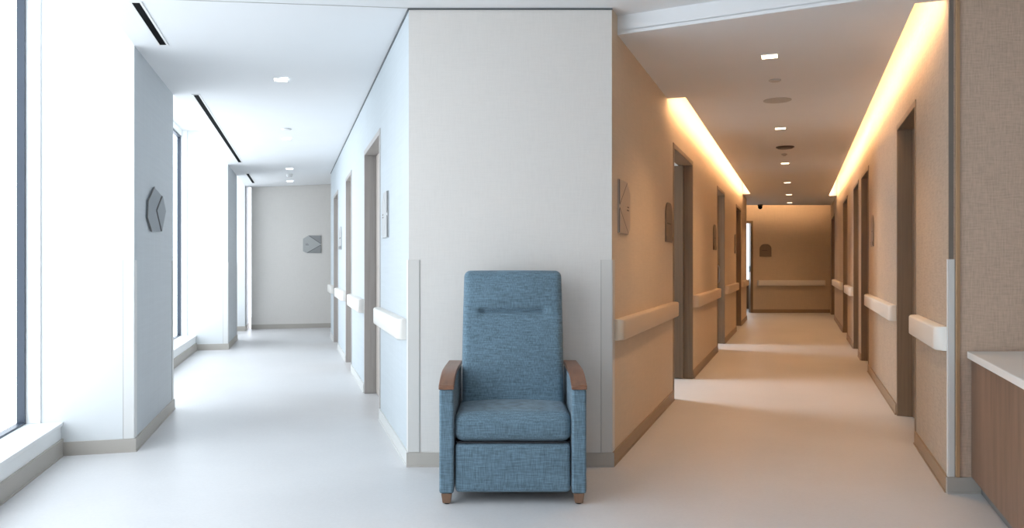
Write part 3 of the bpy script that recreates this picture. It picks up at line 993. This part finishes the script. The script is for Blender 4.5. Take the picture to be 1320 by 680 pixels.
# footrest panel
def foot_fn(p):
    q = p.copy()
    if p.y < 0:
        q.y -= 0.01 * max(0, 1 - (p.x / 0.29) ** 2) ** 0.5 * max(0, 1 - (p.z / 0.122) ** 2) ** 0.5
    return q
bm = new(); rbox(bm, (CX, 3.915, 0.179), (0.578, 0.07, 0.246), 0.02, (16, 3, 10), foot_fn)
finish('footrest', bm, FAB, chair, smooth=True, angle=180)
# back cushion
BH, BW_, BT = 0.80, 0.555, 0.125
rec = math.radians(13)
def back_fn(p):
    q = p.copy()
    v = p.z + BH / 2                     # 0 at the bottom
    q.x *= 1.0 + 0.012 * math.sin(min(1, v / BH) * math.pi) - 0.012 * (v / BH)
    if p.y < 0:
        w = max(0, 1 - (p.x / (BW_ / 2)) ** 2) ** 0.5
        cz = BH - 0.236
        ex = 1 / (1 + math.exp((abs(p.x) - 0.172) / 0.008))
        # head pad and lumbar swelling
        head = max(0, 1 - ((v - (BH - 0.11)) / 0.15) ** 2)
        lum = max(0, 1 - ((v - 0.26) / 0.36) ** 2)
        q.y -= w * (0.028 * head + 0.026 * lum)
        # stitched crease with a dimple at either end
        q.y += 0.024 * ex * math.exp(-((v - cz) / 0.010) ** 2) + 0.007 * ex * math.exp(-((v - cz) / 0.035) ** 2)
        for sx in (-1, 1):
            q.y += 0.010 * math.exp(-(((p.x - sx * 0.168) / 0.022) ** 2 + ((v - cz) / 0.02) ** 2))
    y, z = q.y, v
    return Vector((q.x, y * math.cos(rec) + z * math.sin(rec), z * math.cos(rec) - y * math.sin(rec)))
bm = new(); rbox(bm, (CX, 4.245, 0.375), (BW_, BT, BH), 0.036, (48, 4, 110), back_fn)
finish('backrest', bm, FAB, chair, smooth=True, angle=180)
# arms
ay0, ay1 = 3.862, 4.50
def arm_top(y):
    t_ = (y - ay0) / (ay1 - ay0)
    return 0.572 + 0.052 * (1 - (1 - min(1, t_ / 0.42)) ** 2.2) - 0.012 * max(0, t_ - 0.6)
for sx in (-1, 1):
    xc = CX + sx * 0.331; hw = 0.036
    ys = [ay0 + (ay1 - ay0) * k / 24 for k in range(25)]
    prof = [(ay0, 0.056)] + [(y, arm_top(y)) for y in ys] + [(ay1, 0.056)]
    bm = new()
    prism(bm, [(xc - hw, y, z) for y, z in prof], [(xc + hw, y, z) for y, z in prof])
    finish('arm_panel', bm, FAB, chair, smooth=True, bevel=0.012, seg=3, angle=30)
    # wooden cap following the arm
    cap_top = [(y, arm_top(y) + 0.0235) for y in ys]
    cap_bot = [(y, arm_top(y) + 0.001) for y in ys]
    cap_top[0] = (ay0 - 0.004, cap_top[0][1]); cap_bot[0] = (ay0 - 0.004, cap_bot[0][1])
    prof = cap_bot + cap_top[::-1]
    bm = new()
    prism(bm, [(xc - hw - 0.003, y, z) for y, z in prof], [(xc + hw + 0.003, y, z) for y, z in prof])
    finish('arm_cap', bm, M['chairwood'], chair, smooth=True, bevel=0.005, seg=3, angle=30)
    for (yy, kk) in ((3.895, 1), (4.455, -1)):
        bm = new()
        t0, b0 = 0.027, 0.020
        hexa(bm, [(xc - b0, yy - b0, 0.006), (xc + b0, yy - b0, 0.006), (xc + b0, yy + b0, 0.006), (xc - b0, yy + b0, 0.006),
                  (xc - t0, yy - t0, 0.0555), (xc + t0, yy - t0, 0.0555), (xc + t0, yy + t0, 0.0555), (xc - t0, yy + t0, 0.0555)])
        lg = finish('leg', bm, M['legwood'], chair, bevel=0.003)
        bm = new(); disc(bm, (xc, yy, 0.0058), 0.014, 0.0058, 16)
        finish('foot_glide', bm, M['dark'], lg)
# body between the arms, and the outside back
bm = new(); box(bm, CX - 0.29, CX + 0.29, 3.955, 4.47, 0.12, 0.30)
finish('seat_base', bm, M['dark'], chair)
bm = new(); rbox(bm, (CX, 4.487, 0.31), (0.575, 0.03, 0.48), 0.012, (4, 2, 4))
finish('back_panel', bm, FAB, chair, smooth=True, angle=180)

# ------------------------------------------------------------------ daylight
world = bpy.data.worlds.new('overcast_sky')
scene.world = world
world.use_nodes = True
bg = world.node_tree.nodes['Background']
bg.inputs['Color'].default_value = (0.86, 0.90, 0.99, 1)
SKY = 4.5
bg.inputs['Strength'].default_value = SKY
def portal(name, loc, direction, sx, sz):
    L = bpy.data.lights.new(name, 'AREA'); L.shape = 'RECTANGLE'; L.size = sx; L.size_y = sz
    L.cycles.is_portal = True
    o = bpy.data.objects.new(name, L); COL.objects.link(o)
    o.location = loc
    o.rotation_euler = Vector(direction).to_track_quat('-Z', 'Y').to_euler()
    return o
for a, b in S_B:
    p = WW.xy((a + b) / 2, dwin - 0.07)
    portal('daylight_portal', (p.x, p.y, (0.21 + ZWH) / 2), (WW.n.x, WW.n.y, 0), b - a, ZWH - 0.2)
portal('daylight_portal', ((RX0 + RX1) / 2, RY1 + 0.12, 1.65), (0, -1, 0), RX1 - RX0, 1.95)

# unseen area lights added behind two doors, standing in for the rooms' daylight
def room_daylight_stand_in(sc, dist, z, col, e, size):
    L = bpy.data.lights.new('room_daylight_stand_in', 'AREA'); L.shape = 'RECTANGLE'; L.size = size; L.size_y = 1.0
    L.energy = e; L.color = col
    o = bpy.data.objects.new('room_daylight_stand_in', L); COL.objects.link(o)
    p = WM.xy(sc, -dist); o.location = (p.x, p.y, z)
    q = WM.xy(sc, 0.5)
    o.rotation_euler = (Vector((q.x, q.y, 0.3)) - Vector((p.x, p.y, z))).to_track_quat('-Z', 'Y').to_euler()
room_daylight_stand_in(sum(dm[0]) / 2, 2.0, 1.9, (0.85, 0.93, 1.0), 70, 0.9)
room_daylight_stand_in(sum(dm[1]) / 2 + 0.1, 2.0, 1.9, (0.85, 0.93, 1.0), 60, 0.9)

# ------------------------------------------------------------------ camera and view
cam = bpy.data.cameras.new('camera'); co = bpy.data.objects.new('camera', cam); COL.objects.link(co)
co.location = (0, 0, CAM_H); co.rotation_euler = (math.radians(90), 0, 0)
cam.sensor_width = 36.0; cam.sensor_fit = 'HORIZONTAL'; cam.lens = 36.0 * F / 1320.0
cam.clip_start = 0.05; cam.clip_end = 200
scene.camera = co
vs = scene.view_settings
scene.display_settings.display_device = 'sRGB'
vs.view_transform = 'Standard'; vs.look = 'None'; vs.gamma = 1.0; vs.exposure = 0.0
vs.use_curve_mapping = False
scene.cycles.max_bounces = 12
scene.cycles.diffuse_bounces = 7
scene.cycles.use_denoising = True
